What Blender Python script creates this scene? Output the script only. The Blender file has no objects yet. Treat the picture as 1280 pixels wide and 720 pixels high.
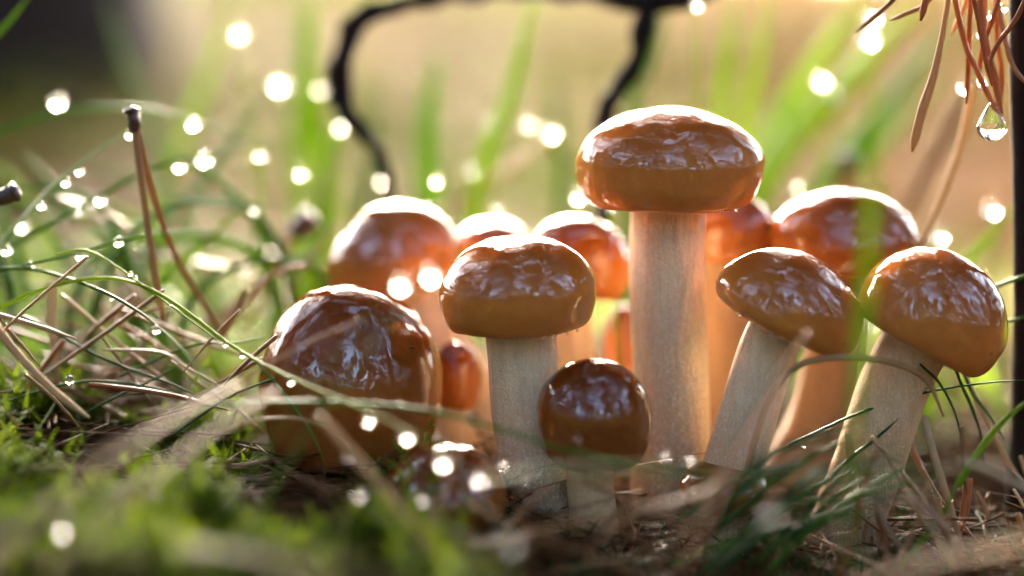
import bpy, math, random
import numpy as np
from mathutils import Vector, Matrix, noise as mnoise

random.seed(7)
RNG = np.random.default_rng(11)
S = 0.01                                  # everything below is written in centimetres
R = math.radians
SC = bpy.context.scene
COL = SC.collection

# ------------------------------------------------------------------ camera
FOC = 32.0                                # cm from the lens to the plane in focus (world y = 0)
CAMZ = 6.7
PITCH = R(5.0)
FPX = 1280 * 60 / 36.0
cam_d = bpy.data.cameras.new("camera")
cam_d.lens = 60
cam_d.sensor_width = 36
cam_d.clip_start = 0.005
cam_d.clip_end = 300
cam_d.dof.use_dof = True
cam_d.dof.focus_distance = (FOC - 0.6) * S
cam_d.dof.aperture_fstop = 2.9
cam = bpy.data.objects.new("camera", cam_d)
cam.location = (0, -FOC * S, CAMZ * S)
cam.rotation_euler = (R(90) - PITCH, 0, 0)
COL.objects.link(cam)
SC.camera = cam

# ------------------------------------------------------------------ sky and sun
SUN_EL, SUN_AZ = R(28), R(-9)            # azimuth measured from +Y towards +X: behind the mushrooms
world = bpy.data.worlds.new("World")
SC.world = world
world.use_nodes = True
wn = world.node_tree
wn.nodes.clear()
sky = wn.nodes.new("ShaderNodeTexSky")
sky.sky_type = 'NISHITA'
sky.sun_disc = False
sky.sun_elevation = SUN_EL
sky.sun_rotation = SUN_AZ
sky.dust_density = 6.0
sky.air_density = 0.85
sky.ozone_density = 0.6
bg = wn.nodes.new("ShaderNodeBackground")
bg.inputs["Strength"].default_value = 0.15
wo = wn.nodes.new("ShaderNodeOutputWorld")
wn.links.new(sky.outputs[0], bg.inputs[0])
wn.links.new(bg.outputs[0], wo.inputs[0])

sun_d = bpy.data.lights.new("sun", 'SUN')
sun_d.energy = 0.5
sun_d.angle = R(10.0)
sun_d.color = (1.0, 0.93, 0.82)
sun = bpy.data.objects.new("sun", sun_d)
sd = Vector((math.sin(SUN_AZ) * math.cos(SUN_EL), math.cos(SUN_AZ) * math.cos(SUN_EL), math.sin(SUN_EL)))
sun.rotation_euler = sd.to_track_quat('Z', 'Y').to_euler()
sun.location = sd * 5
COL.objects.link(sun)

vs = SC.view_settings
vs.view_transform = 'Standard'
vs.look = 'None'
vs.gamma = 1
vs.exposure = 4.25
vs.use_curve_mapping = False
cy = SC.cycles
cy.use_denoising = True
cy.max_bounces = 7
cy.diffuse_bounces = 3
cy.glossy_bounces = 3
cy.adaptive_threshold = 0.015
cy.transmission_bounces = 6
cy.transparent_max_bounces = 8
cy.sample_clamp_indirect = 60
cy.sample_clamp_direct = 0
cy.blur_glossy = 0.2


# ------------------------------------------------------------------ helpers
def P(px, py, d):
    """Point at depth d cm behind the plane of focus, seen at (px, py) of the 1280 x 720 photograph."""
    u = (px - 640) / FPX
    v = (360 - py) / FPX
    c, s = math.cos(PITCH), math.sin(PITCH)
    t = (d + FOC) / (c + v * s)
    return Vector((u * t, -FOC + (c + v * s) * t, CAMZ + (-s + v * c) * t))


def K(d):
    return (d + FOC) / FPX


def smooth01(a, b, x):
    t = np.clip((x - a) / (b - a), 0, 1)
    return t * t * (3 - 2 * t)


def ground_z(x, y):
    """Height of the forest floor in cm."""
    x = np.asarray(x, float)
    y = np.asarray(y, float)
    m = 1.1 * smooth01(-4.0, -9.5, x) * smooth01(-4, 1.5, y) - 0.13 * np.clip(-2.0 - y, 0, 12) + 0.3 * smooth01(-1.5, -4.0, x)
    m = m - 1.0 * smooth01(-1.0, 3.0, x) * smooth01(5, 0.5, y)
    b = np.maximum(0, y - 22)
    bank = 0.165 * 1100 * (1 - np.exp(-np.maximum(0, b - 8) / 1100.0)) + 0
    bump = 0.18 * np.sin(x * 0.9 + 1.3) * np.sin(y * 0.7) + 0.12 * np.sin(x * 2.1 + y * 1.4)
    far = smooth01(15, 120, np.abs(y) + np.abs(x) * .5)
    bump2 = far * (1.6 * np.sin(x * 0.06 + 0.4) * np.sin(y * 0.05 + 1) + 1.0 * np.sin(x * .13 + y * .11))
    return m + bank + bump + bump2 - 0.1


def new_mesh(name, verts, faces, mat, origin=(0, 0, 0), parent=None, porigin=(0, 0, 0), smooth=True, rot=None):
    me = bpy.data.meshes.new(name)
    o3 = np.asarray(origin, float)
    v = np.asarray(verts, float)
    if rot is None:
        v = v - o3
    v = v * S
    me.from_pydata(v.tolist(), [], faces if isinstance(faces, list) else faces.tolist())
    if smooth:
        me.polygons.foreach_set("use_smooth", np.ones(len(me.polygons), bool))
    me.materials.append(mat)
    me.update()
    ob = bpy.data.objects.new(name, me)
    COL.objects.link(ob)
    ob.location = (o3 - np.asarray(porigin, float)) * S
    if rot is not None:
        ob.rotation_euler = rot.to_euler()
    if parent is not None:
        ob.parent = parent
    return ob


def tag(o, label, cat=None, group=None, kind=None):
    o["label"] = label
    if cat:
        o["category"] = cat
    if group:
        o["group"] = group
    if kind:
        o["kind"] = kind
    return o


def empty(name, origin):
    e = bpy.data.objects.new(name, None)
    e.empty_display_size = 0.01
    e.location = Vector(origin) * S
    COL.objects.link(e)
    return e


def catmull(pts, n):
    p = np.asarray(pts, float)
    if len(p) == 2:
        t = np.linspace(0, 1, n)[:, None]
        return p[0] * (1 - t) + p[1] * t
    p = np.vstack([2 * p[0] - p[1], p, 2 * p[-1] - p[-2]])
    m = len(p) - 3
    ts = np.linspace(0, m, n)
    out = []
    for t in ts:
        i = min(int(t), m - 1)
        f = t - i
        a, b, c, d = p[i:i + 4]
        out.append(0.5 * (2 * b + (c - a) * f + (2 * a - 5 * b + 4 * c - d) * f * f + (3 * b - a - 3 * c + d) * f ** 3))
    return np.array(out)


def tube(path, radii, sides=8, flat=1.0, cap=True):
    path = np.asarray(path, float)
    n = len(path)
    radii = np.broadcast_to(np.asarray(radii, float), (n,))
    tan = np.gradient(path, axis=0)
    tan /= np.linalg.norm(tan, axis=1)[:, None] + 1e-9
    ref = np.array([0, 0, 1.0]) if abs(tan[0][2]) < 0.9 else np.array([0, 1.0, 0])
    nrm = np.cross(tan[0], ref)
    nrm /= np.linalg.norm(nrm)
    verts, faces = [], []
    for i in range(n):
        nrm = nrm - tan[i] * np.dot(nrm, tan[i])
        nrm /= np.linalg.norm(nrm) + 1e-9
        bi = np.cross(tan[i], nrm)
        for k in range(sides):
            a = 2 * math.pi * k / sides
            verts.append(path[i] + radii[i] * (math.cos(a) * nrm + flat * math.sin(a) * bi))
    for i in range(n - 1):
        for k in range(sides):
            k2 = (k + 1) % sides
            faces.append([i * sides + k, i * sides + k2, (i + 1) * sides + k2, (i + 1) * sides + k])
    if cap:
        faces.append(list(range(sides))[::-1])
        faces.append([(n - 1) * sides + k for k in range(sides)])
    return np.array(verts), faces


# ------------------------------------------------------------------ materials
def mat_new(name):
    m = bpy.data.materials.new(name)
    m.use_nodes = True
    nt = m.node_tree
    nt.nodes.clear()
    out = nt.nodes.new("ShaderNodeOutputMaterial")
    return m, nt, out


def nd(nt, typ, **kw):
    n = nt.nodes.new(typ)
    for k, v in kw.items():
        setattr(n, k, v)
    return n


def ramp(nt, fac, stops):
    r = nd(nt, "ShaderNodeValToRGB")
    el = r.color_ramp.elements
    while len(el) > 1:
        el.remove(el[-1])
    el[0].position = stops[0][0]
    el[0].color = (*stops[0][1], 1)
    for p, c in stops[1:]:
        e = el.new(p)
        e.color = (*c, 1)
    nt.links.new(fac, r.inputs[0])
    return r.outputs[0]


def mapped(nt, scale, coord="Object"):
    tc = nd(nt, "ShaderNodeTexCoord")
    mp = nd(nt, "ShaderNodeMapping")
    mp.inputs["Scale"].default_value = scale
    nt.links.new(tc.outputs[coord], mp.inputs[0])
    return mp.outputs[0]


def noise(nt, vec, scale, detail=4, rough=0.55, dist=0.0):
    n = nd(nt, "ShaderNodeTexNoise")
    n.inputs["Scale"].default_value = scale
    n.inputs["Detail"].default_value = detail
    n.inputs["Roughness"].default_value = rough
    n.inputs["Distortion"].default_value = dist
    nt.links.new(vec, n.inputs["Vector"])
    return n.outputs["Fac"]


def mixc(nt, fac, a, b, mode='MIX'):
    m = nd(nt, "ShaderNodeMix", data_type='RGBA', blend_type=mode)
    for sock, val in ((m.inputs["Factor"], fac), (m.inputs["A"], a), (m.inputs["B"], b)):
        pass
    def put(s, v):
        if hasattr(v, "is_linked"):
            nt.links.new(v, s)
        elif isinstance(v, (tuple, list)):
            s.default_value = (*v, 1) if len(v) == 3 else v
        else:
            s.default_value = v
    put(m.inputs[0], fac)
    put(m.inputs[6], a)
    put(m.inputs[7], b)
    return m.outputs[2]


def math_(nt, op, a, b=None):
    m = nd(nt, "ShaderNodeMath", operation=op)
    for s, v in ((m.inputs[0], a), (m.inputs[1], b)):
        if v is None:
            continue
        if hasattr(v, "is_linked"):
            nt.links.new(v, s)
        else:
            s.default_value = v
    return m.outputs[0]


def bump(nt, h, dist, strength=1.0, prev=None):
    b = nd(nt, "ShaderNodeBump")
    b.inputs["Strength"].default_value = strength
    b.inputs["Distance"].default_value = dist
    nt.links.new(h, b.inputs["Height"])
    if prev is not None:
        nt.links.new(prev, b.inputs["Normal"])
    return b.outputs[0]


def mat_cap():
    m, nt, out = mat_new("wet_mushroom_cap")
    L = nt.links
    at = nd(nt, "ShaderNodeAttribute", attribute_name="rim")
    vec = mapped(nt, (1, 1, 1))
    n1 = noise(nt, vec, 130, 4, 0.6, 0.4)
    n2 = noise(nt, vec, 420, 5, 0.65)
    f = math_(nt, 'ADD', at.outputs["Fac"], math_(nt, 'MULTIPLY', math_(nt, 'SUBTRACT', n1, 0.5), 0.30))
    c = ramp(nt, f, [(0.0, (0.22, 0.048, 0.008)), (0.25, (0.29, 0.066, 0.010)), (0.50, (0.45, 0.125, 0.018)),
                     (0.66, (0.60, 0.195, 0.032)), (0.84, (0.72, 0.26, 0.055)), (1.0, (0.76, 0.37, 0.13))])
    c = mixc(nt, math_(nt, 'MULTIPLY', n2, 0.42), c, (0.14, 0.032, 0.006))
    oi = nd(nt, "ShaderNodeObjectInfo")
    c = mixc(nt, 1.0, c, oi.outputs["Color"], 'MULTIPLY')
    # a few dark specks of soil sticking to the slime
    vo = nd(nt, "ShaderNodeTexVoronoi", feature='F1')
    vo.inputs["Scale"].default_value = 190
    L.new(vec, vo.inputs["Vector"])
    sp = ramp(nt, vo.outputs["Distance"], [(0.05, (1, 1, 1)), (0.09, (0, 0, 0))])
    sp = math_(nt, 'MULTIPLY', sp, ramp(nt, n1, [(0.50, (0, 0, 0)), (0.60, (1, 1, 1))]))
    c = mixc(nt, math_(nt, 'MULTIPLY', sp, 0.7), c, (0.03, 0.012, 0.005))
    p = nd(nt, "ShaderNodeBsdfPrincipled")
    L.new(c, p.inputs["Base Color"])
    p.inputs["Roughness"].default_value = 0.42
    p.inputs["Subsurface Weight"].default_value = 0.25
    p.inputs["Subsurface Radius"].default_value = (1.0, 0.4, 0.15)
    p.inputs["Subsurface Scale"].default_value = 0.0018
    p.inputs["Specular IOR Level"].default_value = 0.0
    p.inputs["Coat Weight"].default_value = 1.0
    p.inputs["Coat Roughness"].default_value = 0.012
    p.inputs["Coat IOR"].default_value = 1.65
    w1 = noise(nt, vec, 95, 2, 0.5, 0.6)
    w2 = noise(nt, mapped(nt, (1, 1, 0.40)), 300, 2, 0.5, 1.2)
    nb = bump(nt, w1, 0.0005, 0.5)
    nb2 = bump(nt, w2, 0.00017, 0.6, nb)
    L.new(nb2, p.inputs["Coat Normal"])
    L.new(nb2, p.inputs["Normal"])
    L.new(p.outputs[0], out.inputs[0])
    return m


def mat_stem():
    m, nt, out = mat_new("fibrous_mushroom_stem")
    L = nt.links
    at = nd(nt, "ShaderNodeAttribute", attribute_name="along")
    v1 = mapped(nt, (1, 1, 0.13))
    f1 = noise(nt, v1, 900, 4, 0.6, 0.5)
    f2 = noise(nt, mapped(nt, (1, 1, 0.5)), 160, 4, 0.6)
    f3 = noise(nt, mapped(nt, (1, 1, 0.35)), 1500, 3, 0.6)
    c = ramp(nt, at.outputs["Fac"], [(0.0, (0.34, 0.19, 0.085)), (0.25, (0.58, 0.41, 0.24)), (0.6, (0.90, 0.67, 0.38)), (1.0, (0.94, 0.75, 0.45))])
    c = mixc(nt, ramp(nt, f1, [(0.40, (0, 0, 0)), (0.68, (0.36, 0.36, 0.36))]), c, (0.50, 0.31, 0.15))
    c = mixc(nt, ramp(nt, f2, [(0.45, (0, 0, 0)), (0.75, (0.5, 0.5, 0.5))]), c, (0.62, 0.42, 0.22))
    c = mixc(nt, ramp(nt, f3, [(0.56, (0, 0, 0)), (0.70, (0.25, 0.25, 0.25))]), c, (0.86, 0.78, 0.64))
    f5 = noise(nt, mapped(nt, (1, 1, 0.7)), 2200, 2, 0.5)
    c = mixc(nt, ramp(nt, f5, [(0.52, (0, 0, 0)), (0.66, (0.45, 0.45, 0.45))]), c, (0.92, 0.84, 0.70))
    oi = nd(nt, "ShaderNodeObjectInfo")
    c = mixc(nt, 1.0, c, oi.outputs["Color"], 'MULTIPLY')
    p = nd(nt, "ShaderNodeBsdfPrincipled")
    L.new(c, p.inputs["Base Color"])
    p.inputs["Roughness"].default_value = 0.55
    p.inputs["Subsurface Weight"].default_value = 0.35
    p.inputs["Subsurface Radius"].default_value = (1.0, 0.6, 0.35)
    p.inputs["Subsurface Scale"].default_value = 0.003
    b = bump(nt, f1, 0.0006, 0.7)
    b = bump(nt, f3, 0.0004, 0.6, b)
    f4 = noise(nt, mapped(nt, (1, 1, 0.8)), 2600, 2, 0.5)
    b = bump(nt, f4, 0.0004, 0.8, b)
    L.new(b, p.inputs["Normal"])
    L.new(p.outputs[0], out.inputs[0])
    return m


def mat_leaf(name, c1, c2, trans=0.45, gloss=0.35, scale=60, spec=0.25):
    """Thin leaf or grass: diffuse, light passing through, wet sheen."""
    m, nt, out = mat_new(name)
    L = nt.links
    oi = nd(nt, "ShaderNodeObjectInfo")
    vec = mapped(nt, (1, 1, 1))
    n = noise(nt, vec, scale, 3)
    f = math_(nt, 'ADD', math_(nt, 'MULTIPLY', n, 0.9), math_(nt, 'MULTIPLY', math_(nt, 'SUBTRACT', oi.outputs["Random"], 0.5), 0.5))
    c = ramp(nt, f, [(0.25, c1), (0.7, c2)])
    p = nd(nt, "ShaderNodeBsdfPrincipled")
    L.new(c, p.inputs["Base Color"])
    p.inputs["Roughness"].default_value = gloss
    p.inputs["Specular IOR Level"].default_value = spec
    t = nd(nt, "ShaderNodeBsdfTranslucent")
    L.new(mixc(nt, 1.0, c, (1.15, 1.2, 0.7), 'MULTIPLY'), t.inputs[0])
    mx = nd(nt, "ShaderNodeMixShader")
    mx.inputs[0].default_value = trans
    L.new(p.outputs[0], mx.inputs[1])
    L.new(t.outputs[0], mx.inputs[2])
    L.new(mx.outputs[0], out.inputs[0])
    return m


def mat_wood(name, c1, c2, scale=200, rough=0.6, spec=0.5, stretch=0.2, bd=0.0008):
    m, nt, out = mat_new(name)
    L = nt.links
    oi = nd(nt, "ShaderNodeObjectInfo")
    n = noise(nt, mapped(nt, (1, 1, stretch)), scale, 5, 0.65, 0.5)
    f = math_(nt, 'ADD', n, math_(nt, 'MULTIPLY', math_(nt, 'SUBTRACT', oi.outputs["Random"], 0.5), 0.5))
    c = ramp(nt, f, [(0.3, c1), (0.7, c2)])
    p = nd(nt, "ShaderNodeBsdfPrincipled")
    L.new(c, p.inputs["Base Color"])
    p.inputs["Roughness"].default_value = rough
    p.inputs["Specular IOR Level"].default_value = spec
    L.new(bump(nt, n, bd, 0.7), p.inputs["Normal"])
    L.new(p.outputs[0], out.inputs[0])
    return m


def mat_gills():
    m, nt, out = mat_new("mushroom_gills")
    p = nd(nt, "ShaderNodeBsdfPrincipled")
    n = noise(nt, mapped(nt, (1, 1, 1)), 300, 3)
    nt.links.new(ramp(nt, n, [(0.3, (0.42, 0.25, 0.11)), (0.7, (0.60, 0.42, 0.22))]), p.inputs["Base Color"])
    p.inputs["Roughness"].default_value = 0.6
    nt.links.new(p.outputs[0], out.inputs[0])
    return m


def mat_water(name, rough):
    m, nt, out = mat_new(name)
    g = nd(nt, "ShaderNodeBsdfGlass")
    g.inputs["IOR"].default_value = 1.333
    g.inputs["Roughness"].default_value = rough
    g.inputs["Color"].default_value = (1, 1, 1, 1)
    nt.links.new(g.outputs[0], out.inputs[0])
    return m


def mat_ground():
    m, nt, out = mat_new("forest_floor")
    L = nt.links
    vec = mapped(nt, (1, 1, 1))
    fine = noise(nt, vec, 160, 6, 0.7)
    mid = noise(nt, vec, 18, 4, 0.6, 0.5)
    big = noise(nt, vec, 2.3, 3, 0.5, 0.3)
    soil = ramp(nt, fine, [(0.3, (0.018, 0.011, 0.006)), (0.55, (0.07, 0.040, 0.020)), (0.75, (0.19, 0.115, 0.06))])
    dry = ramp(nt, mid, [(0.25, (0.045, 0.035, 0.009)), (0.5, (0.12, 0.095, 0.027)), (0.75, (0.20, 0.155, 0.052))])
    pink = ramp(nt, mid, [(0.25, (0.13, 0.055, 0.028)), (0.75, (0.33, 0.165, 0.095))])
    green = ramp(nt, mid, [(0.25, (0.06, 0.09, 0.015)), (0.75, (0.20, 0.25, 0.05))])
    sx = nd(nt, "ShaderNodeSeparateXYZ")
    L.new(vec, sx.inputs[0])
    # drier meadow beyond the mushrooms, a drift of reddish needles on one side of it
    fy = nd(nt, "ShaderNodeMapRange")
    L.new(math_(nt, 'ADD', sx.outputs[1], math_(nt, 'MULTIPLY', math_(nt, 'SUBTRACT', mid, 0.5), 0.12)), fy.inputs[0])
    fy.inputs[1].default_value = 0.12
    fy.inputs[2].default_value = 0.60
    far = mixc(nt, ramp(nt, big, [(0.40, (0, 0, 0)), (0.60, (1, 1, 1))]), dry, green)
    fx = nd(nt, "ShaderNodeMapRange")
    L.new(math_(nt, 'ADD', sx.outputs[0], math_(nt, 'MULTIPLY', math_(nt, 'SUBTRACT', mid, 0.5), 0.3)), fx.inputs[0])
    fx.inputs[1].default_value = 0.10
    fx.inputs[2].default_value = 0.24
    far = mixc(nt, math_(nt, 'MULTIPLY', fx.outputs[0], 0.75), far, pink)
    c = mixc(nt, fy.outputs[0], soil, far)
    p = nd(nt, "ShaderNodeBsdfPrincipled")
    L.new(c, p.inputs["Base Color"])
    p.inputs["Roughness"].default_value = 1.0
    p.inputs["Specular IOR Level"].default_value = 0.0
    L.new(bump(nt, fine, 0.004, 0.8), p.inputs["Normal"])
    L.new(p.outputs[0], out.inputs[0])
    return m


M = {
    "cap": mat_cap(), "stem": mat_stem(), "gills": mat_gills(), "ground": mat_ground(),
    "green": mat_leaf("green_grass", (0.075, 0.16, 0.022), (0.15, 0.27, 0.035), 0.4, 0.35, 60, 0.14),
    "dark": mat_leaf("dark_green_grass", (0.025, 0.075, 0.020), (0.06, 0.14, 0.03), 0.3, 0.35, 60, 0.15),
    "lime": mat_leaf("lime_grass", (0.15, 0.25, 0.012), (0.28, 0.36, 0.025), 0.6, 0.4, 60, 0.15),
    "dry": mat_leaf("dry_grass", (0.32, 0.20, 0.10), (0.52, 0.37, 0.22), 0.25, 0.45, 60, 0.2),
    "needle": mat_leaf("dead_needle", (0.20, 0.085, 0.028), (0.40, 0.19, 0.075), 0.15, 0.3, 120),
    "tan": mat_leaf("tan_needle", (0.32, 0.165, 0.06), (0.50, 0.29, 0.12), 0.2, 0.35, 120),
    "rust": mat_leaf("rust_needle", (0.26, 0.075, 0.022), (0.42, 0.15, 0.05), 0.2, 0.25, 120),
    "umber": mat_leaf("umber_stalk", (0.15, 0.075, 0.024), (0.28, 0.155, 0.058), 0.2, 0.5, 60, 0.15),
    "sheath": mat_wood("needle_sheath", (0.012, 0.007, 0.005), (0.07, 0.035, 0.022), 500, 0.35),
    "stick": mat_wood("dark_stick", (0.003, 0.002, 0.002), (0.014, 0.009, 0.007), 90, 0.8, 0.15),
    "bark": mat_wood("pine_bark", (0.010, 0.006, 0.004), (0.045, 0.022, 0.013), 28, 0.8, 0.3, 0.25, 0.01),
    "pine": mat_leaf("pine_foliage", (0.022, 0.045, 0.014), (0.05, 0.09, 0.025), 0.2, 0.4, 10),
    "moss": mat_leaf("moss", (0.05, 0.10, 0.005), (0.34, 0.42, 0.02), 0.5, 0.5, 70, 0.12),
    "meadow": mat_leaf("meadow_grass", (0.07, 0.105, 0.014), (0.19, 0.17, 0.046), 0.35, 0.6, 14, 0.04),
    "litter": mat_leaf("needle_litter", (0.10, 0.04, 0.014), (0.36, 0.19, 0.075), 0.1, 0.55, 45, 0.06),
    "water": mat_water("water", 0.0), "dew": mat_water("dew", 0.12),
}

# ------------------------------------------------------------------ ground
def build_ground():
    n = 190
    t = np.linspace(-1, 1, n)
    ax = 18 * np.sinh(5.6 * t) / np.sinh(1.2)          # dense near the mushrooms, ~ +-23 m at the rim
    X, Y = np.meshgrid(ax, ax + 5)
    Z = ground_z(X, Y)
    rough = np.array([mnoise.noise(Vector((x * .35, y * .35, 3))) for x, y in zip(X.ravel(), Y.ravel())])
    Z = Z + 0.35 * rough.reshape(Z.shape)
    V = np.stack([X.ravel(), Y.ravel(), Z.ravel()], 1)
    i = np.arange(n - 1)
    I, J = np.meshgrid(i, i)
    a = (J * n + I).ravel()
    F = np.stack([a, a + 1, a + n + 1, a + n], 1)
    g = new_mesh("ground", V, F, M["ground"])
    tag(g, "dark humus rising to a dry grassy bank behind the mushrooms", kind="structure")


build_ground()


# ------------------------------------------------------------------ trees around the clearing
def pine_meshes(seed, h, r0, zc, rc, nl, nn=16, nw=.8):
    rr = random.Random(seed)
    tp = [(0, 0, -20)] + [(rr.uniform(-4, 4) * k, rr.uniform(-4, 4) * k, h * k / 6) for k in range(7)]
    tp[1] = (0, 0, 0)
    path = catmull(tp, 26)
    rad = np.interp(path[:, 2], [-20, 0, 30, h], [r0 * 1.35, r0 * 1.2, r0, r0 * .15])
    trunk = tube(path, rad, 20)
    tv = trunk[0]
    for i, v in enumerate(tv):
        f = 1 + 0.10 * mnoise.noise(Vector((v[0] * .25, v[1] * .25, v[2] * .05)))
        cx, cy = np.interp(v[2], path[:, 2], path[:, 0]), np.interp(v[2], path[:, 2], path[:, 1])
        tv[i][0] = cx + (v[0] - cx) * f
        tv[i][1] = cy + (v[1] - cy) * f
    limb_v, limb_f, fol_v, fol_f = [], [], [], []
    for k in range(nl):
        z = zc + (h - zc) * (k / nl) ** 1.1
        a = k * 2.399 + rr.uniform(-.4, .4)
        ln = rc * (1 - 0.75 * (k / nl)) * rr.uniform(.75, 1.1)
        cx, cy = np.interp(z, path[:, 2], path[:, 0]), np.interp(z, path[:, 2], path[:, 1])
        pts = [(cx, cy, z)]
        for s in (.35, .7, 1):
            pts.append((cx + math.cos(a + rr.uniform(-.15, .15)) * ln * s, cy + math.sin(a + rr.uniform(-.15, .15)) * ln * s, z + ln * (.22 * s - .30 * s * s) + rr.uniform(-4, 4)))
        lp = catmull(pts, 14)
        lv, lf = tube(lp, np.linspace(2.2, .4, 14), 5)
        off = sum(len(x) for x in limb_v)
        limb_v.append(lv)
        limb_f += [[q + off for q in f] for f in lf]
        # side twigs carrying tufts of needles
        for j in range(3, 14):
            for sgn in (-1, 1):
                if rr.random() < .25:
                    continue
                tl = ln * .34 * rr.uniform(.5, 1.1) * (1.15 - j / 16)
                ta = a + sgn * rr.uniform(.6, 1.2)
                p0 = lp[j]
                p1 = p0 + np.array([math.cos(ta) * tl, math.sin(ta) * tl, rr.uniform(-.25, .1) * tl])
                tv2, tf2 = tube(np.array([p0, (p0 + p1) / 2 + np.array([0, 0, tl * .06]), p1]), [.5, .35, .2], 3)
                off = sum(len(x) for x in limb_v)
                limb_v.append(tv2)
                limb_f += [[q + off for q in f] for f in tf2]
                for s in (.35, .6, .8, 1.0):
                    c = p0 * (1 - s) + p1 * s
                    for q in range(nn):
                        d = np.array([rr.gauss(0, 1), rr.gauss(0, 1), rr.gauss(0.1, .7)])
                        d = d / np.linalg.norm(d) + .5 * (p1 - p0) / (tl + 1e-6)
                        L_ = rr.uniform(5, 9)
                        w = np.cross(d, [rr.random(), rr.random(), rr.random()])
                        w = w / (np.linalg.norm(w) + 1e-6) * nw
                        b = len(fol_v)
                        fol_v += [c - w, c + w, c + d * L_]
                        fol_f.append([b, b + 1, b + 2])
    return trunk, (np.vstack(limb_v), limb_f), (np.array(fol_v), fol_f)


def build_trees():
    kinds = [pine_meshes(3, 720, 14, 340, 200, 60), pine_meshes(9, 640, 8, 150, 190, 64), pine_meshes(17, 300, 4, 12, 105, 80, 12, .8)]
    data = []
    for t, l, f in kinds:
        ms = []
        for nm, g, mt in (("trunk", t, "bark"), ("limbs", l, "bark"), ("crown", f, "pine")):
            me = bpy.data.meshes.new(nm)
            me.from_pydata((np.asarray(g[0]) * S).tolist(), [], g[1])
            me.materials.append(M[mt])
            if nm == "trunk":
                me.polygons.foreach_set("use_smooth", np.ones(len(me.polygons), bool))
            ms.append(me)
        data.append(ms)
    spots = [(-36, 80, 0, 0, .85, "dark barked pine tree standing on the dry bank past the grass"),
             (128, -72, 1, 1.0, 1.0, None), (-140, -86, 1, 2.2, 1.0, None), (125, 180, 1, 3.0, 1.05, None), (-205, 60, 1, 5.0, 1.0, None),
             (150, 330, 1, 1.2, 1.45, None), (170, -330, 1, 2.6, 1.1, None), (-190, -330, 1, .4, 1.1, None), (330, 60, 0, 1.9, 1.0, None),
             (230, 420, 1, 3.3, .9, None), (-420, 520, 0, .7, 1.0, None), (480, 330, 1, 2.9, 1.1, None), (430, 780, 1, 5.5, 1.2, None)]
    spots += [(-120, 280, 0, 2.0, 1.0, None), (140, 250, 1, .5, 1.15, None), (-230, 420, 0, 3.0, 1.0, None)]
    rr = random.Random(4)
    for i in range(17):                       # unseen young spruces added behind and beside the camera to block low sky
        a = R(-205 + 230 * i / 16)
        q = rr.uniform(190, 300) * (1 + .25 * (i % 2))
        spots.append((math.cos(a) * q, math.sin(a) * q - 20, 2, rr.uniform(0, 6), rr.uniform(.55, .85), None))
    for x, y, k, rz, sc, lab in spots:
        e = empty("pine_tree", (x, y, float(ground_z(x, y))))
        e.rotation_euler.z = rz
        e.scale = (sc, sc, sc)
        tag(e, lab or ("bushy young spruce clothed to the ground, added out of view to block low sky" if k == 2 else "tall pine tree with drooping limbs edging the clearing"), "tree",
            "unseen young spruces added to block low sky" if k == 2 else "pine trees round the clearing")
        if k == 2:
            e.name = "added_young_spruce"
        for me in data[k]:
            c = bpy.data.objects.new(me.name.split(".")[0], me)
            COL.objects.link(c)
            c.parent = e


build_trees()

# ------------------------------------------------------------------ mushrooms
CAPS = {}


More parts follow.
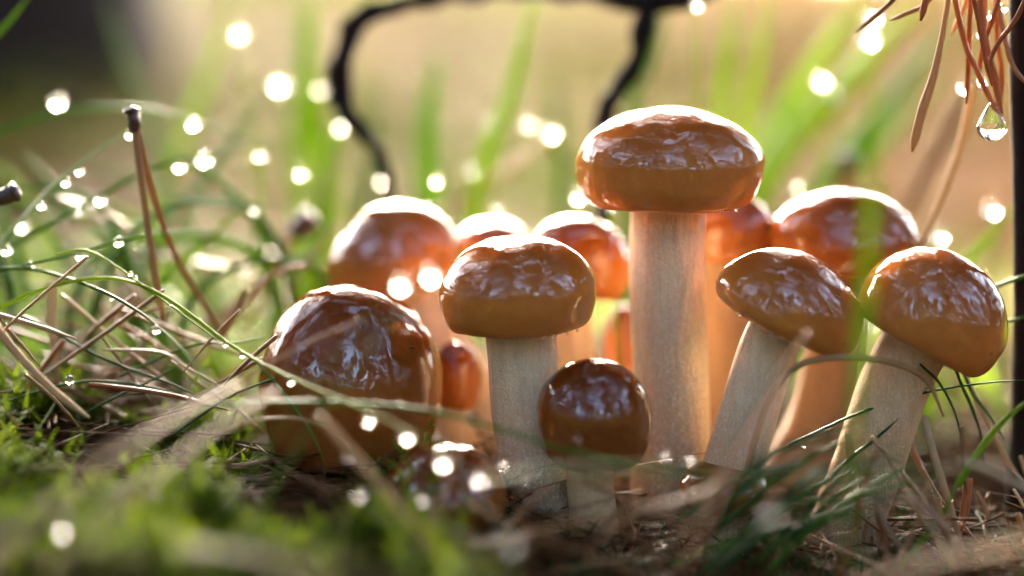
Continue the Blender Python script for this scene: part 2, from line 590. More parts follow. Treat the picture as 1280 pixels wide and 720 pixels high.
def mushroom(key, label, cx, cy, w, hup, hlow, tilt, d, base, sw_top, sw_bot, based=None, lean=6, tone=(1, 1, 1), stone=(1, 1, 1), bend=0.0, power=1.0, inset=0.80):
    """cx,cy: middle of the widest line of the cap in the photograph; w, hup, hlow: half width, rise above and depth below it (pixels)."""
    k = K(d)
    Rr, HU, HL = w * k, hup * k, hlow * k
    based = d if based is None else based
    c = P(cx, cy, d)
    b = P(base[0], base[1], based)
    gz = float(ground_z(b.x, b.y))
    bb = Vector((b.x, b.y, min(b.z, gz) - .25))
    root = empty("mushroom", (b.x, b.y, min(b.z, gz)))
    org = np.array((b.x, b.y, min(b.z, gz)))
    tag(root, label, "mushroom", "wet brown mushrooms growing in one clump")
    rot = Matrix.Rotation(R(tilt), 3, 'Y') @ Matrix.Rotation(R(lean), 3, 'X')
    rs = random.Random(key)
    off = Vector((rs.uniform(0, 50), rs.uniform(0, 50), rs.uniform(0, 50)))
    # --- cap: dome, rounded margin, turned-in lip
    prof = []
    n1, n2 = 26, 12
    for i in range(n1):
        th = (i / (n1 - 1)) * math.pi / 2
        prof.append((math.sin(th) ** power, math.cos(th) ** 1.06, i / (n1 - 1) * .72))
    for i in range(1, n2):
        th = (i / (n2 - 1)) * math.pi / 2
        prof.append((inset + (1 - inset) * math.cos(th), -math.sin(th), .72 + .24 * i / (n2 - 1)))
    prof.append((inset - .05, -.96, .98))
    prof.append((inset - .09, -.82, 1.0))
    prof.append((inset - .10, -.62, 1.0))
    seg = 72
    V, A = [(0, 0, HU)], [0.0]
    for (r, z, a) in prof[1:]:
        zz = z * (HU if z > 0 else HL)
        for s in range(seg):
            an = 2 * math.pi * s / seg
            q = Vector((math.cos(an) * r, math.sin(an) * r, z * .7)) * 1.3 + off
            f = 1 + .045 * mnoise.noise(q) + .015 * mnoise.noise(q * 3.1)
            wob = .05 * HL * mnoise.noise(Vector((math.cos(an) * 2.4, math.sin(an) * 2.4, 7)) + off) * max(0, a - .5) * 2
            V.append((math.cos(an) * r * Rr * f, math.sin(an) * r * Rr * f, zz * f + wob))
            A.append(a)
    F = [[0, 1 + s, 1 + (s + 1) % seg] for s in range(seg)]
    nr = len(prof) - 1
    for i in range(nr - 1):
        for s in range(seg):
            s2 = (s + 1) % seg
            F.append([1 + i * seg + s, 1 + (i + 1) * seg + s, 1 + (i + 1) * seg + s2, 1 + i * seg + s2])
    cap = new_mesh("cap", V, F, M["cap"], origin=c, parent=root, porigin=org, rot=rot)
    at = cap.data.attributes.new("rim", 'FLOAT', 'POINT')
    at.data.foreach_set("value", np.array(A, np.float32))
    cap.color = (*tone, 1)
    # --- gills: radial ridges between lip and stem
    ng = 160
    gv, gf = [], []
    st = sw_top * k
    rings = [(inset - .09) * Rr, Rr * .55, max(st * .95, Rr * .2)]
    zs = [-.62 * HL, -.30 * HL, -.42 * HL]
    for ri, (r, z) in enumerate(zip(rings, zs)):
        for s in range(ng):
            an = 2 * math.pi * s / ng
            gv.append((math.cos(an) * r, math.sin(an) * r, z - (s % 2) * .06 * Rr * (1 if ri < 2 else .4)))
    for i in range(2):
        for s in range(ng):
            s2 = (s + 1) % ng
            gf.append([i * ng + s, i * ng + s2, (i + 1) * ng + s2, (i + 1) * ng + s])
    new_mesh("gills", gv, gf, M["gills"], origin=c, parent=root, porigin=org, rot=rot, smooth=False)
    # --- stem
    ax = rot @ Vector((0, 0, 1))
    top = c - ax * HL * .35
    below = c - ax * (HL + st * .9)
    mid = (below + bb) / 2 + Vector((bend, 0, 0))
    path = catmull([top, below, mid, bb], 34)
    ts = np.linspace(0, 1, 34)
    rad = np.interp(ts, [0, .2, .55, .85, 1], [st * 1.06, st, (st + sw_bot * K(based)) * .5, sw_bot * K(based), sw_bot * K(based) * 1.12])
    SG = 40
    sv, sf = tube(path, rad, SG)
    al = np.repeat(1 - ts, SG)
    for i in range(len(sv)):
        cpt = path[i // SG]
        q = Vector(sv[i]) * 1.1 + off
        q.z *= .35
        f = 1 + .09 * mnoise.noise(q) + .035 * mnoise.noise(Vector((q.x * 4, q.y * 4, q.z * 2)))
        sv[i] = cpt + (sv[i] - cpt) * f
    stem = new_mesh("stem", sv, sf, M["stem"], origin=tuple((top + bb) / 2), parent=root, porigin=org)
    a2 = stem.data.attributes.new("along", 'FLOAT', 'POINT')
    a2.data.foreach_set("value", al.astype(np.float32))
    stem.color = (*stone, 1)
    CAPS[key] = (c, rot, Rr, HU, HL, inset)
    return root


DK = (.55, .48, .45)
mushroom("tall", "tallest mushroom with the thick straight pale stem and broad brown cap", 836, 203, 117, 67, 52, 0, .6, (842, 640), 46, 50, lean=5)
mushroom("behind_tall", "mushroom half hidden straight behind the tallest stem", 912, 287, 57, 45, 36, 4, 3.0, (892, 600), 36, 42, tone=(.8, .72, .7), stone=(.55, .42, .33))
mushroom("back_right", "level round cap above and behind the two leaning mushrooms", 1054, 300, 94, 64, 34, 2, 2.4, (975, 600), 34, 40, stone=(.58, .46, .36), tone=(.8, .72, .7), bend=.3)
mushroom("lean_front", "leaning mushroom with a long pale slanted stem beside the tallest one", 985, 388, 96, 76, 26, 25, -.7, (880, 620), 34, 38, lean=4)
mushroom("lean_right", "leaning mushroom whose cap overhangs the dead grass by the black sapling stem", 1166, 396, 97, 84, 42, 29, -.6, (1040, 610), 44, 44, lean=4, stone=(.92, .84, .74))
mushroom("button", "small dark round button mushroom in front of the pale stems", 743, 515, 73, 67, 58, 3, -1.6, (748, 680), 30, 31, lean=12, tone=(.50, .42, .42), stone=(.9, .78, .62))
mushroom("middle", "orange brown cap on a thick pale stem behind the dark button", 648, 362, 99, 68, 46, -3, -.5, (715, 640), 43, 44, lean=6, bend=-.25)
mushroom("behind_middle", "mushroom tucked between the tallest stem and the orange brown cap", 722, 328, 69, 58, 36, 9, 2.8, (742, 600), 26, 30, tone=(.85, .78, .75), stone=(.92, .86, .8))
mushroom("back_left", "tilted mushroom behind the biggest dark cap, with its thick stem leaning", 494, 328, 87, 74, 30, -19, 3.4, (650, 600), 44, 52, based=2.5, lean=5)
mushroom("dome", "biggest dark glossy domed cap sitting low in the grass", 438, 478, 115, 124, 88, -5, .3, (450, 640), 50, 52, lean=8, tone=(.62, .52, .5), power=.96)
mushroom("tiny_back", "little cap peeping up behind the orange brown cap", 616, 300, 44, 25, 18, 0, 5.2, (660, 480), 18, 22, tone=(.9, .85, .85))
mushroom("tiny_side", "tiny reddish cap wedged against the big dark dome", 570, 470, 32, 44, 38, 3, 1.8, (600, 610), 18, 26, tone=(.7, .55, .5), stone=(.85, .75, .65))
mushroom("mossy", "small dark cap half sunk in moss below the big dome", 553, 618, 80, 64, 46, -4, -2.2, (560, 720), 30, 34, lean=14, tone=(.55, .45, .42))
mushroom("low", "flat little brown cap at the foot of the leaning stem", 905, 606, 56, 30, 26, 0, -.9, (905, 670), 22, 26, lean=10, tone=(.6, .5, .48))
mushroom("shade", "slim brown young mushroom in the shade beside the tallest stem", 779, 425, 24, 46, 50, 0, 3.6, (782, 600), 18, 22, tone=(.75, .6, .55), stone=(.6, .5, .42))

# ------------------------------------------------------------------ water drops
def drop_mesh(name, seg, rings, pear):
    v, f = [(0, 0, 1.0 + pear)], []
    for i in range(1, rings):
        th = math.pi * i / rings
        z = math.cos(th)
        r = math.sin(th) * (1 - pear * .55 * max(0, z))
        zz = z + (pear * z * z if z > 0 else 0)
        for s in range(seg):
            a = 2 * math.pi * s / seg
            v.append((math.cos(a) * r, math.sin(a) * r, zz))
    v.append((0, 0, -1))
    f += [[0, 1 + s, 1 + (s + 1) % seg] for s in range(seg)]
    for i in range(rings - 2):
        for s in range(seg):
            s2 = (s + 1) % seg
            f.append([1 + i * seg + s, 1 + (i + 1) * seg + s, 1 + (i + 1) * seg + s2, 1 + i * seg + s2])
    l = len(v) - 1
    o = 1 + (rings - 2) * seg
    f += [[o + s, l, o + (s + 1) % seg] for s in range(seg)]
    me = bpy.data.meshes.new(name)
    me.from_pydata(v, [], f)
    me.polygons.foreach_set("use_smooth", np.ones(len(me.polygons), bool))
    return me


DROP_ROUND = drop_mesh("water_drop", 20, 14, 0.0)
DROP_ROUND.materials.append(M["dew"])
DROP_PEAR = drop_mesh("hanging_drop", 40, 28, 0.7)
DROP_PEAR.materials.append(M["water"])


def drop(p, r, label, group, squash=1.0, me=None, rz=0.0):
    o = bpy.data.objects.new("water_drop", me or DROP_ROUND)
    COL.objects.link(o)
    o.location = Vector(p) * S
    o.scale = (r * S, r * S, r * S * squash)
    o.rotation_euler = (0, 0, rz)
    tag(o, label, "water drop", group)
    return o


# ------------------------------------------------------------------ grass stalks and needles
PROFILE = {"grass": ([0, .1, .5, .8, 1], [.75, 1, .9, .55, .06]), "needle": ([0, .05, .8, 1], [.8, 1, .95, .3]), "leaf": ([0, .3, .7, .92, 1], [.45, .55, 1, .9, .15]), "even": ([0, 1], [1, .9])}


def strand(name, pts, rpx, mat, label, cat, group, prof="grass", sides=7, flat=.6, n=None, drops=(), dlabel=None, dr=4.5, root=False):
    w = [P(*p) for p in pts]
    if root:                          # carry the stalk on down into the soil
        gz = float(ground_z(w[0].x, w[0].y))
        if w[0].z > gz + .3:
            w.insert(0, Vector((w[0].x + (w[0].x - w[1].x) * .25, w[0].y, gz - .15)))
    n = n or (6 + 9 * (len(w) - 1))
    path = catmull([tuple(q) for q in w], n)
    for i in range(1, n - 1):        # slight irregularity along its length
        path[i] += np.array([RNG.normal(0, .0015), RNG.normal(0, .0015), RNG.normal(0, .0015)])
    ts = np.linspace(0, 1, n)
    kk = K(np.mean([p[2] for p in pts]))
    rad = np.interp(ts, *PROFILE[prof]) * rpx * kk
    v, f = tube(path, rad, sides, flat)
    o = new_mesh(name, v, f, M[mat], origin=path[0])
    tag(o, label, cat, group)
    for it in drops:
        px, py = it[0], it[1]
        rr = it[2] if len(it) > 2 else dr
        # nearest point of the stalk on the line of sight decides the depth of the drop
        best, bd = None, 1e9
        for q in path:
            dd = q[1]
            pr = P(px, py, dd)
            e = (pr.x - q[0]) ** 2 + (pr.z - q[2]) ** 2
            if e < bd:
                bd, best = e, dd
        drop(P(px, py, best - .05), rr * K(best), dlabel, "water drops on the grass", random.uniform(.9, 1.1))
    return o


LAND = {"the tallest cap": (836, 200), "the tilted cap": (494, 328), "the big dome": (438, 470), "the orange brown cap": (648, 355), "the dark button": (743, 510),
        "the level rear cap": (1054, 290), "the overhanging cap": (1166, 390), "the slanted pale stem": (925, 500), "the crooked stick": (430, 90), "the stick's side branch": (790, 70),
        "the needle pair": (175, 220), "the black sapling": (1278, 330), "the hanging tuft": (1220, 80), "the mossy cap": (553, 618), "the dark trunk": (70, 50),
        "the flat little cap": (905, 606), "the lime stalk": (1245, 540), "the bowed stalk": (110, 480), "the beaded stalk": (120, 310)}
HUE = {"tan": "tan", "needle": "brown", "dry": "bleached", "rust": "rusty", "dark": "dark green", "green": "green", "lime": "lime green"}


def spot(px, py):
    a = sorted(LAND, key=lambda k: (LAND[k][0] - px) ** 2 + (LAND[k][1] - py) ** 2)
    return "between " + a[0] + " and " + a[1]


GG = "grass stalks arching round the mushrooms"
def grass(pts, r, mat, label, drops=(), dl=None, prof="grass", dr=4.5, root=False):
    return strand("grass_stalk", pts, r, mat, label, "grass", GG, prof, drops=drops, dlabel=dl, dr=dr, root=root)


NG = "dead pine needles and dry stalks"
def needle(pts, r, mat, label, prof="needle", flat=.55):
    return strand("pine_needle", pts, r, mat, label, "pine needle", NG, prof, flat=flat)


grass([(-60, 345, .6), (-10, 337, .5), (35, 336, .4), (85, 348, .2), (140, 370, -.5), (190, 402, -1.3), (240, 452, -2.2), (262, 500, -2.6)], 4.2, "green",
      "pale green stalk crossing under the long dewy arching stalk", [(140, 373, 3), (195, 412, 6)], "water drop under the pale crossing stalk")
grass([(-40, 410, .3), (0, 385, .1), (60, 359, 0), (120, 348, 0), (165, 353, -.2), (215, 377, -.5), (290, 432, -1.2), (345, 463, -2.2), (405, 490, -3.2), (475, 520, -4.4), (560, 572, -5.6), (620, 640, -6)], 4.6, "lime",
      "long bright green arching stalk strung with drops across the big dome",
      [(282, 430, 4), (303, 444, 4), (363, 475, 6), (461, 524, 7), (508, 545, 8), (552, 575, 10), (598, 598, 9)], "water drop on the long arching stalk before the dome")
grass([(20, 394, .4), (45, 402, .2), (130, 448, 0), (217, 481, -.1), (262, 505, -.2)], 3.4, "dark", "straight dark green stalk sloping down into the needle tangle")
grass([(-30, 515, -.6), (0, 505, -.5), (45, 490, -.4), (80, 481, -.3), (120, 476, -.2), (170, 480, -.1), (215, 491, 0), (250, 508, 0)], 3.2, "dark",
      "low bowed dark green stalk with one drop at its crest", [(87, 475, 6)], "water drop at the crest of the low bowed stalk")
grass([(95, 530, -.2), (112, 514, -.2), (160, 489, -.2), (205, 468, -.1), (235, 450, 0)], 3.2, "dark", "short green stalk crossing the low bowed stalk")
grass([(215, 545, -1.2), (280, 500, -1.0), (330, 478, -.9), (380, 463, -.8), (430, 450, -.8), (516, 434, -.7)], 2.9, "dark", "dark green stalk ending in a sharp tip in front of the big dome", prof="even")
grass([(318, 448, -1.3), (335, 468, -1.4), (360, 498, -1.6), (392, 545, -1.8), (410, 590, -2)], 3, "green", "thin green stalk dropping straight down past the edge of the dome")
grass([(150, 470, .2), (240, 432, .2), (300, 428, .2), (345, 416, .4)], 3, "green", "short green stalk reaching towards the rim of the dome")
grass([(250, 508, -3), (330, 503, -3.2), (430, 503, -3.4), (540, 514, -3.6), (640, 541, -3.8), (700, 560, -3.9), (850, 590, -4), (1000, 597, -4), (1120, 592, -4), (1230, 570, -4)], 5, "green",
      "long soft green stalk running low across the whole clump",
      [(590, 524, 8), (500, 507, 5), (548, 515, 5), (722, 548, 4), (831, 569, 6), (862, 574, 6), (434, 571, 8), (628, 577, 8), (655, 597, 7)], "water drop on the long low stalk crossing the clump")
grass([(600, 600, -7), (700, 588, -7), (820, 586, -7), (1000, 600, -7), (1150, 590, -7), (1290, 570, -7)], 5, "green", "blurred green stalk along the foot of the clump")
grass([(-40, 190, 4), (0, 165, 4), (60, 143, 4), (130, 134, 4.2), (200, 140, 4.5), (300, 168, 5), (400, 200, 6)], 6, "green", "broad soft arching stalk behind the standing needle pair", [(72, 128, 9)], "big bright drop on the broad arching stalk")
grass([(-40, 360, 1.0), (-5, 315, 1.2), (30, 272, 1.3), (80, 221, 1.4), (150, 170, 1.6), (196, 138, 2)], 4.6, "green", "slanting stalk rising to the dark tipped needle pair",
      [(162, 168, 5), (99, 214, 5), (82, 228, 4.5), (52, 257, 4.5), (8, 312, 7)], "water drop on the slanting stalk by the needle pair")
grass([(-20, 330, 2), (20, 305, 2), (90, 265, 2.2), (180, 215, 2.6), (262, 190, 3.2), (340, 180, 4)], 6, "green", "soft slanting stalk passing behind the needle pair",
      [(95, 263, 7), (125, 249, 7), (224, 207, 7), (255, 199, 10), (241, 155, 8)], "water drop on the soft stalk behind the needle pair")
grass([(-40, 350, .6), (0, 338, .5), (60, 325, .6), (110, 312, .7), (170, 296, .9), (260, 288, 1.4), (350, 300, 2)], 4, "green", "nearly level stalk beaded with drops above the needle tangle",
      [(148, 302, 6), (100, 319, 6.5), (38, 332, 5)], "water drop under the level beaded stalk")
grass([(70, 318, 0), (108, 313, 0), (150, 336, -.1), (185, 362, -.3), (216, 384, -.5), (262, 418, -.9), (300, 446, -1.3)], 3, "lime", "thin lime stalk lying along the long arching stalk",
      [(163, 342, 3.5), (169, 347, 3.2), (214, 380, 3), (250, 400, 2.6)], "tiny drop on the thin lime stalk")
grass([(-20, 60, 3), (10, 28, 3), (40, -10, 3)], 6, "lime", "stout green stalk slanting up out of sight near the dark trunk")
grass([(985, 556, -.9), (1010, 545, -.9), (1080, 514, -1), (1160, 490, -1), (1240, 478, -.9), (1300, 474, -.8)], 3.4, "dark", "dark green stalk crossing in front of the slanted thick stem", [(1160, 487, 2.5), (1005, 557, 3)], "tiny drop on the dark stalk crossing the slanted stem")
grass([(1030, 605, -1.4), (1060, 575, -1.4), (1095, 548, -1.3), (1125, 522, -1.2)], 4.5, "dark", "short green stalk at the foot of the slanted thick stem")
grass([(1195, 610, -1.8), (1218, 572, -1.8), (1245, 536, -1.8), (1275, 508, -1.8), (1310, 485, -1.8)], 7, "lime", "bright lime stalk rising beside the black sapling stem")
grass([(1100, 740, -3), (1140, 690, -3), (1180, 640, -2.8), (1200, 590, -2.6)], 6, "lime", "lime stalk slanting up from the dead grass")
grass([(1215, 372, .6), (1240, 360, .6), (1285, 343, .4), (1330, 322, .4)], 5.5, "green", "stout wet stalk poking out behind the overhanging cap")
grass([(1240, 408, .4), (1262, 401, .4), (1310, 390, .4)], 4, "green", "short wet stalk below the stout wet stalk by the sapling")
grass([(1188, 440, -.2), (1200, 475, -.2), (1215, 510, -.2), (1226, 545, -.2), (1230, 590, -.2)], 2.4, "dark", "thin dark stalk hanging below the overhanging cap")
grass([(1200, 450, 0), (1215, 490, 0), (1240, 525, 0), (1262, 560, 0)], 2.2, "dark", "wiry dark stalk curving below the overhanging cap")
grass([(1150, 455, -1.2), (1175, 480, -1.2), (1195, 520, -1.2), (1205, 570, -1.2)], 3, "dark", "dark curved stalk before the rim of the overhanging cap")
grass([(1090, 230, -7.5), (1086, 300, -7.5), (1078, 420, -7.5), (1066, 560, -7.5), (1060, 740, -7.5)], 8, "lime", "very soft green stalk standing between lens and leaning caps")
# bunch of dark grass at the foot of the leaning mushrooms
rg = random.Random(5)
for i in range(28):
    x0 = 830 + rg.uniform(0, 160)
    x1 = x0 + rg.uniform(120, 300)
    d0 = rg.uniform(-5.5, -2.2)
    y0 = rg.uniform(650, 740)
    y1 = y0 - rg.uniform(60, 150)
    grass([(x0, y0, d0), ((x0 + x1) / 2, (y0 + y1) / 2 - rg.uniform(5, 35), d0 - .2), (x1, y1, d0 - .2)], rg.uniform(4.5, 7.5), rg.choice(["dark", "dark", "green"]),
          "stalk in the grass bunch " + spot(x1, y1))
# taller soft grass behind the clump
back = [((395, -20, 15), (388, 110, 15), (415, 280, 15), 9, "lime"), ((372, -20, 18), (380, 70, 18), (378, 140, 18), 8, "lime"), ((548, 60, 17), (535, 160, 17), (540, 300, 17), 14, "lime"),
        ((672, -20, 13), (640, 110, 13), (596, 250, 13), 10, "lime"), ((840, -10, 13), (812, 80, 13), (790, 150, 13), 7, "green"), ((925, -20, 16), (905, 100, 16), (890, 260, 16), 9, "lime"),
        ((965, -20, 15), (945, 90, 15), (925, 200, 15), 8, "lime"), ((1160, -10, 17), (1050, 110, 17), (940, 250, 17), 16, "lime"), ((1120, 40, 14), (1010, 150, 14), (930, 300, 14), 12, "lime"),
        ((1200, 20, 17), (1100, 140, 17), (1010, 280, 17), 14, "green"), ((1090, -20, 18), (1000, 110, 18), (930, 260, 18), 15, "lime"), ((1180, 90, 20), (1080, 200, 20), (1000, 300, 20), 12, "lime"),
        ((300, -10, 22), (260, 90, 22), (200, 260, 22), 7, "lime"), ((130, -10, 20), (160, 90, 20), (210, 230, 20), 6, "green"), ((1275, 250, 7), (1225, 310, 7), (1170, 380, 7), 8, "lime"),
        ((460, 90, 16), (470, 180, 16), (450, 300, 16), 7, "green"), ((30, 190, 9), (80, 250, 9), (150, 320, 9), 8, "green"), ((330, 120, 10), (260, 220, 10), (180, 330, 10), 7, "green"),
        ((430, 120, 12), (410, 210, 12), (400, 330, 12), 8, "lime"), ((690, 90, 20), (700, 170, 20), (705, 260, 20), 8, "green"), ((200, 180, 7), (290, 240, 7), (360, 340, 7), 6, "green"),
        ((60, 350, 6), (180, 300, 6), (330, 330, 6), 6, "lime"), ((310, 250, 6), (250, 310, 6), (180, 380, 6), 6, "lime")]
for a, b, c, r, mt in back:
    a, b, c = [(q[0], q[1], q[2] * .68) for q in (a, b, c)]
    r = r * 1.3
    grass([c, b, a], r, mt, "tall soft " + HUE[mt] + " stalk " + spot(b[0], b[1]), root=True)

rg = random.Random(8)
for i in range(26):
    x0, y0 = rg.uniform(-40, 420), rg.uniform(330, 400)
    dr_ = rg.choice([-1, 1])
    ln, up = rg.uniform(80, 260), rg.uniform(60, 220)
    d0 = rg.uniform(2.5, 9)
    mt = rg.choice(["green", "green", "lime", "dark"])
    grass([(x0, y0, d0), (x0 + dr_ * ln * .35, y0 - up * .7, d0), (x0 + dr_ * ln, y0 - up * rg.uniform(.7, 1.0), d0)], rg.uniform(4, 7), mt,
          HUE[mt] + " arching stalk in the soft grass " + spot(x0 + dr_ * ln * .35, y0 - up * .7), root=True)

# dead needles and dry stalks
needle([(-10, 395, -1.4), (0, 415, -1.5), (40, 462, -1.7), (75, 495, -1.8), (112, 522, -2)], 7, "tan", "thick brown needle sloping through the tangle of green stalks")
needle([(130, 437, 0), (200, 440, 0), (235, 460, -.1), (300, 496, -.3)], 5.5, "dry", "pale pinkish dry stalk lying in the needle tangle", flat=.3)
needle([(215, 450, .2), (250, 480, .1), (290, 505, 0), (330, 540, 0)], 5, "dry", "bleached split stalk beside the pale pinkish stalk", flat=.3)
needle([(66, 350, 1.2), (64, 400, 1), (70, 440, .8), (72, 490, .8)], 6, "dry", "bleached upright stalk behind the dark green stalks", flat=.3)
needle([(170, 395, .8), (190, 387, .5), (215, 384, .3)], 2.2, "rust", "short curled red needle under the long arching stalk")
needle([(225, 515, -3.0), (290, 480, -3.2), (380, 432, -3.3), (452, 397, -3.4)], 4.5, "needle", "tan needle slanting across the flank of the big dome")
needle([(60, 590, -5), (160, 545, -4.8), (240, 510, -4.6), (320, 480, -4.4)], 4, "umber", "long tan needle lying over the moss edge")
needle([(300, 480, -4.5), (225, 520, -6), (120, 590, -8), (0, 690, -9.5), (-40, 730, -10)], 6.5, "umber", "thick soft tan stalk leaning out over the moss")
needle([(345, 490, -5), (260, 545, -6.5), (160, 625, -8.5), (60, 720, -9.5)], 6, "umber", "thick soft brown stalk beside the tan one over the moss")
needle([(540, 695, -5), (620, 676, -5), (700, 657, -5), (790, 640, -5.2), (880, 615, -5.2), (920, 585, -5.2)], 6, "tan", "tan needle lying level in front of the button mushroom")
needle([(400, 520, -5), (460, 590, -5.5), (520, 660, -6), (580, 740, -6.5)], 6.5, "tan", "soft tan stalk sloping down past the mossy cap")
needle([(575, 560, -5), (545, 640, -5.3), (500, 720, -5.6)], 5, "needle", "brown needle crossing in front of the mossy cap")
needle([(1010, 415, -4.5), (965, 478, -4.6), (920, 555, -4.8), (870, 640, -5), (790, 740, -5.2)], 8.5, "tan", "broad tan grass leaf standing before the slanted pale stem", prof="needle", flat=.25)
needle([(985, 480, -6.8), (930, 560, -7), (890, 640, -7.2), (840, 740, -7.4)], 8, "rust", "rusty grass leaf beside the broad tan leaf", flat=.25)
needle([(930, 600, -1.6), (950, 530, -1.7), (968, 488, -1.7), (1000, 456, -1.7), (1060, 447, -1.7), (1120, 455, -1.6), (1158, 476, -1.5), (1180, 520, -1.5)], 4.6, "tan", "tan stalk bent into an arch before the thick slanted stem")
needle([(1060, 740, -9), (1150, 705, -9), (1230, 690, -9), (1320, 670, -9)], 16, "umber", "large soft beige leaf lying at the edge of the dead grass", flat=.3)
needle([(220, 680, -9), (310, 695, -9), (420, 725, -9)], 8, "umber", "soft beige stalk lying low on the moss", flat=.4)
needle([(1112, 704, -1.8), (1160, 706, -1.8), (1206, 705, -1.8)], 2, "dry", "thin white needle lying flat under the dead grass")
needle([(280, 540, -2.4), (330, 524, -2.4), (385, 526, -2.5), (430, 550, -2.6), (455, 590, -2.6)], 3.4, "tan", "bowed tan needle at the foot of the big dome")
needle([(695, 168, 9), (630, 215, 9), (555, 268, 9)], 7, "rust", "reddish needle slanting behind the tiny cap")
needle([(1216, 105, 1.8), (1203, 175, 1.8), (1180, 240, 1.8), (1150, 312, 1.8)], 6, "dry", "pale straight needle hanging down behind the rear cap")
needle([(1215, 100, 7), (1170, 190, 7), (1120, 285, 7)], 8, "umber", "soft brown stalk slanting behind the hanging needle tuft")
needle([(1195, 440, .5), (1230, 520, .3), (1262, 580, .2), (1290, 620, 0)], 3, "dry", "dry thin stalk sloping under the overhanging cap")
needle([(1155, 520, -1.4), (1165, 560, -1.5), (1180, 610, -1.6), (1205, 690, -1.7)], 5, "dry", "dry straw blade hanging in the dead grass")
needle([(1200, 575, -4), (1240, 590, -4.2), (1285, 612, -4.4)], 8, "dry", "short bright straw end lying by the lime stalk", prof="even")
needle([(1125, 470, -.6), (1122, 540, -.7), (1130, 600, -.7)], 4, "dry", "upright straw wisp beside the thick slanted stem")
rg = random.Random(21)
for i in range(40):
    x0, y0 = rg.uniform(1060, 1290), rg.uniform(530, 690)
    a = rg.uniform(.6, 2.0)
    ln = rg.uniform(50, 130)
    d0 = rg.uniform(-3.5, .4)
    needle([(x0, y0, d0), (x0 + math.cos(a) * ln * .5 + rg.uniform(-8, 8), y0 + math.sin(a) * ln * .5, d0 - .15), (x0 + math.cos(a) * ln, y0 + math.sin(a) * ln, d0 - .3)], rg.uniform(2.5, 6), (mt := rg.choice(["tan", "needle", "tan", "dry", "rust"])),
           HUE[mt] + " straw in the tuft " + spot(x0, y0))
for i in range(40):
    x0, y0 = rg.uniform(-40, 330), rg.uniform(385, 540)
    a = rg.choice([2.45, 2.6, 2.2, .55, .35, .75]) + rg.uniform(-.3, .3)
    ln = rg.uniform(60, 210)
    x0 -= math.cos(a) * ln / 2
    y0 -= math.sin(a) * ln / 2
    d0 = rg.uniform(-1.0, 3.2)
    mt = rg.choice(["tan", "tan", "needle", "needle", "dry", "rust"])
    needle([(x0, y0, d0), (x0 + math.cos(a) * ln * .5, y0 + math.sin(a) * ln * .5 - rg.uniform(-3, 6), d0), (x0 + math.cos(a) * ln, y0 + math.sin(a) * ln, d0 + rg.uniform(-.5, .5))], rg.uniform(3, 6.5), mt,
           HUE[mt] + " dead needle in the tangle " + spot(x0 + math.cos(a) * ln * .5, y0 + math.sin(a) * ln * .5))
for i in range(26):
    x0, y0 = rg.uniform(60, 440), rg.uniform(240, 400)
    a = rg.uniform(1.9, 2.7) if rg.random() < .65 else rg.uniform(-.5, .6)
    ln = rg.uniform(60, 150)
    d0 = rg.uniform(2.5, 8)
    needle([(x0, y0, d0), (x0 + math.cos(a) * ln * .5, y0 + math.sin(a) * ln * .5 - rg.uniform(0, 8), d0), (x0 + math.cos(a) * ln, y0 + math.sin(a) * ln, d0)], rg.uniform(4, 8), (mt := rg.choice(["tan", "needle", "needle", "rust"])),
           "soft " + HUE[mt] + " needle in the grass " + spot(x0, y0))


for i in range(14):
    x0, y0 = rg.uniform(590, 880), rg.uniform(640, 715)
    a = rg.uniform(-.9, .9)
    ln = rg.uniform(70, 200)
    d0 = rg.uniform(-5.5, -3)
    mt = rg.choice(["tan", "needle", "rust", "needle"])
    needle([(x0 - math.cos(a) * ln / 2, y0 - math.sin(a) * ln / 2, d0), (x0, y0 - 5, d0), (x0 + math.cos(a) * ln / 2, y0 + math.sin(a) * ln / 2, d0)], rg.uniform(3, 5.5), mt,
           HUE[mt] + " needle at stem feet " + spot(x0, y0))


def needle_pair(label, sh, legs, d, r, mat="needle"):
    a, b = P(*sh[0], d), P(*sh[1], d)
    e = empty("pine_needle_pair", a)
    tag(e, label, "pine needle", "paired pine needles with dark sheaths")
    pth = catmull([tuple(a), tuple((a + b) / 2 + Vector((.01, 0, 0))), tuple(b)], 12)
    rad = np.array([.5, 1.3, 1.5, 1.15, 1.2, 1.2, 1.2, 1.25, 1.1, 1.05, .95, .8]) * r * 1.5 * K(d)
    v, f = tube(pth, rad, 10)
    for i in range(len(v)):
        v[i] += np.array([mnoise.noise(Vector(v[i]) * 12), mnoise.noise(Vector(v[i]) * 12 + Vector((9, 0, 0))), mnoise.noise(Vector(v[i]) * 14 + Vector((0, 5, 0)))]) * .045
    new_mesh("sheath", v, f, M["sheath"], origin=a, parent=e, porigin=a)
    for lg in legs:
        w = [tuple(P(*q)) for q in lg]
        pth = catmull(w, 22)
        v, f = tube(pth, np.interp(np.linspace(0, 1, 22), [0, .8, 1], [r, r * .95, r * .5]) * K(d), 8, .6)
        new_mesh("needle", v, f, M[mat], origin=a, parent=e, porigin=a)


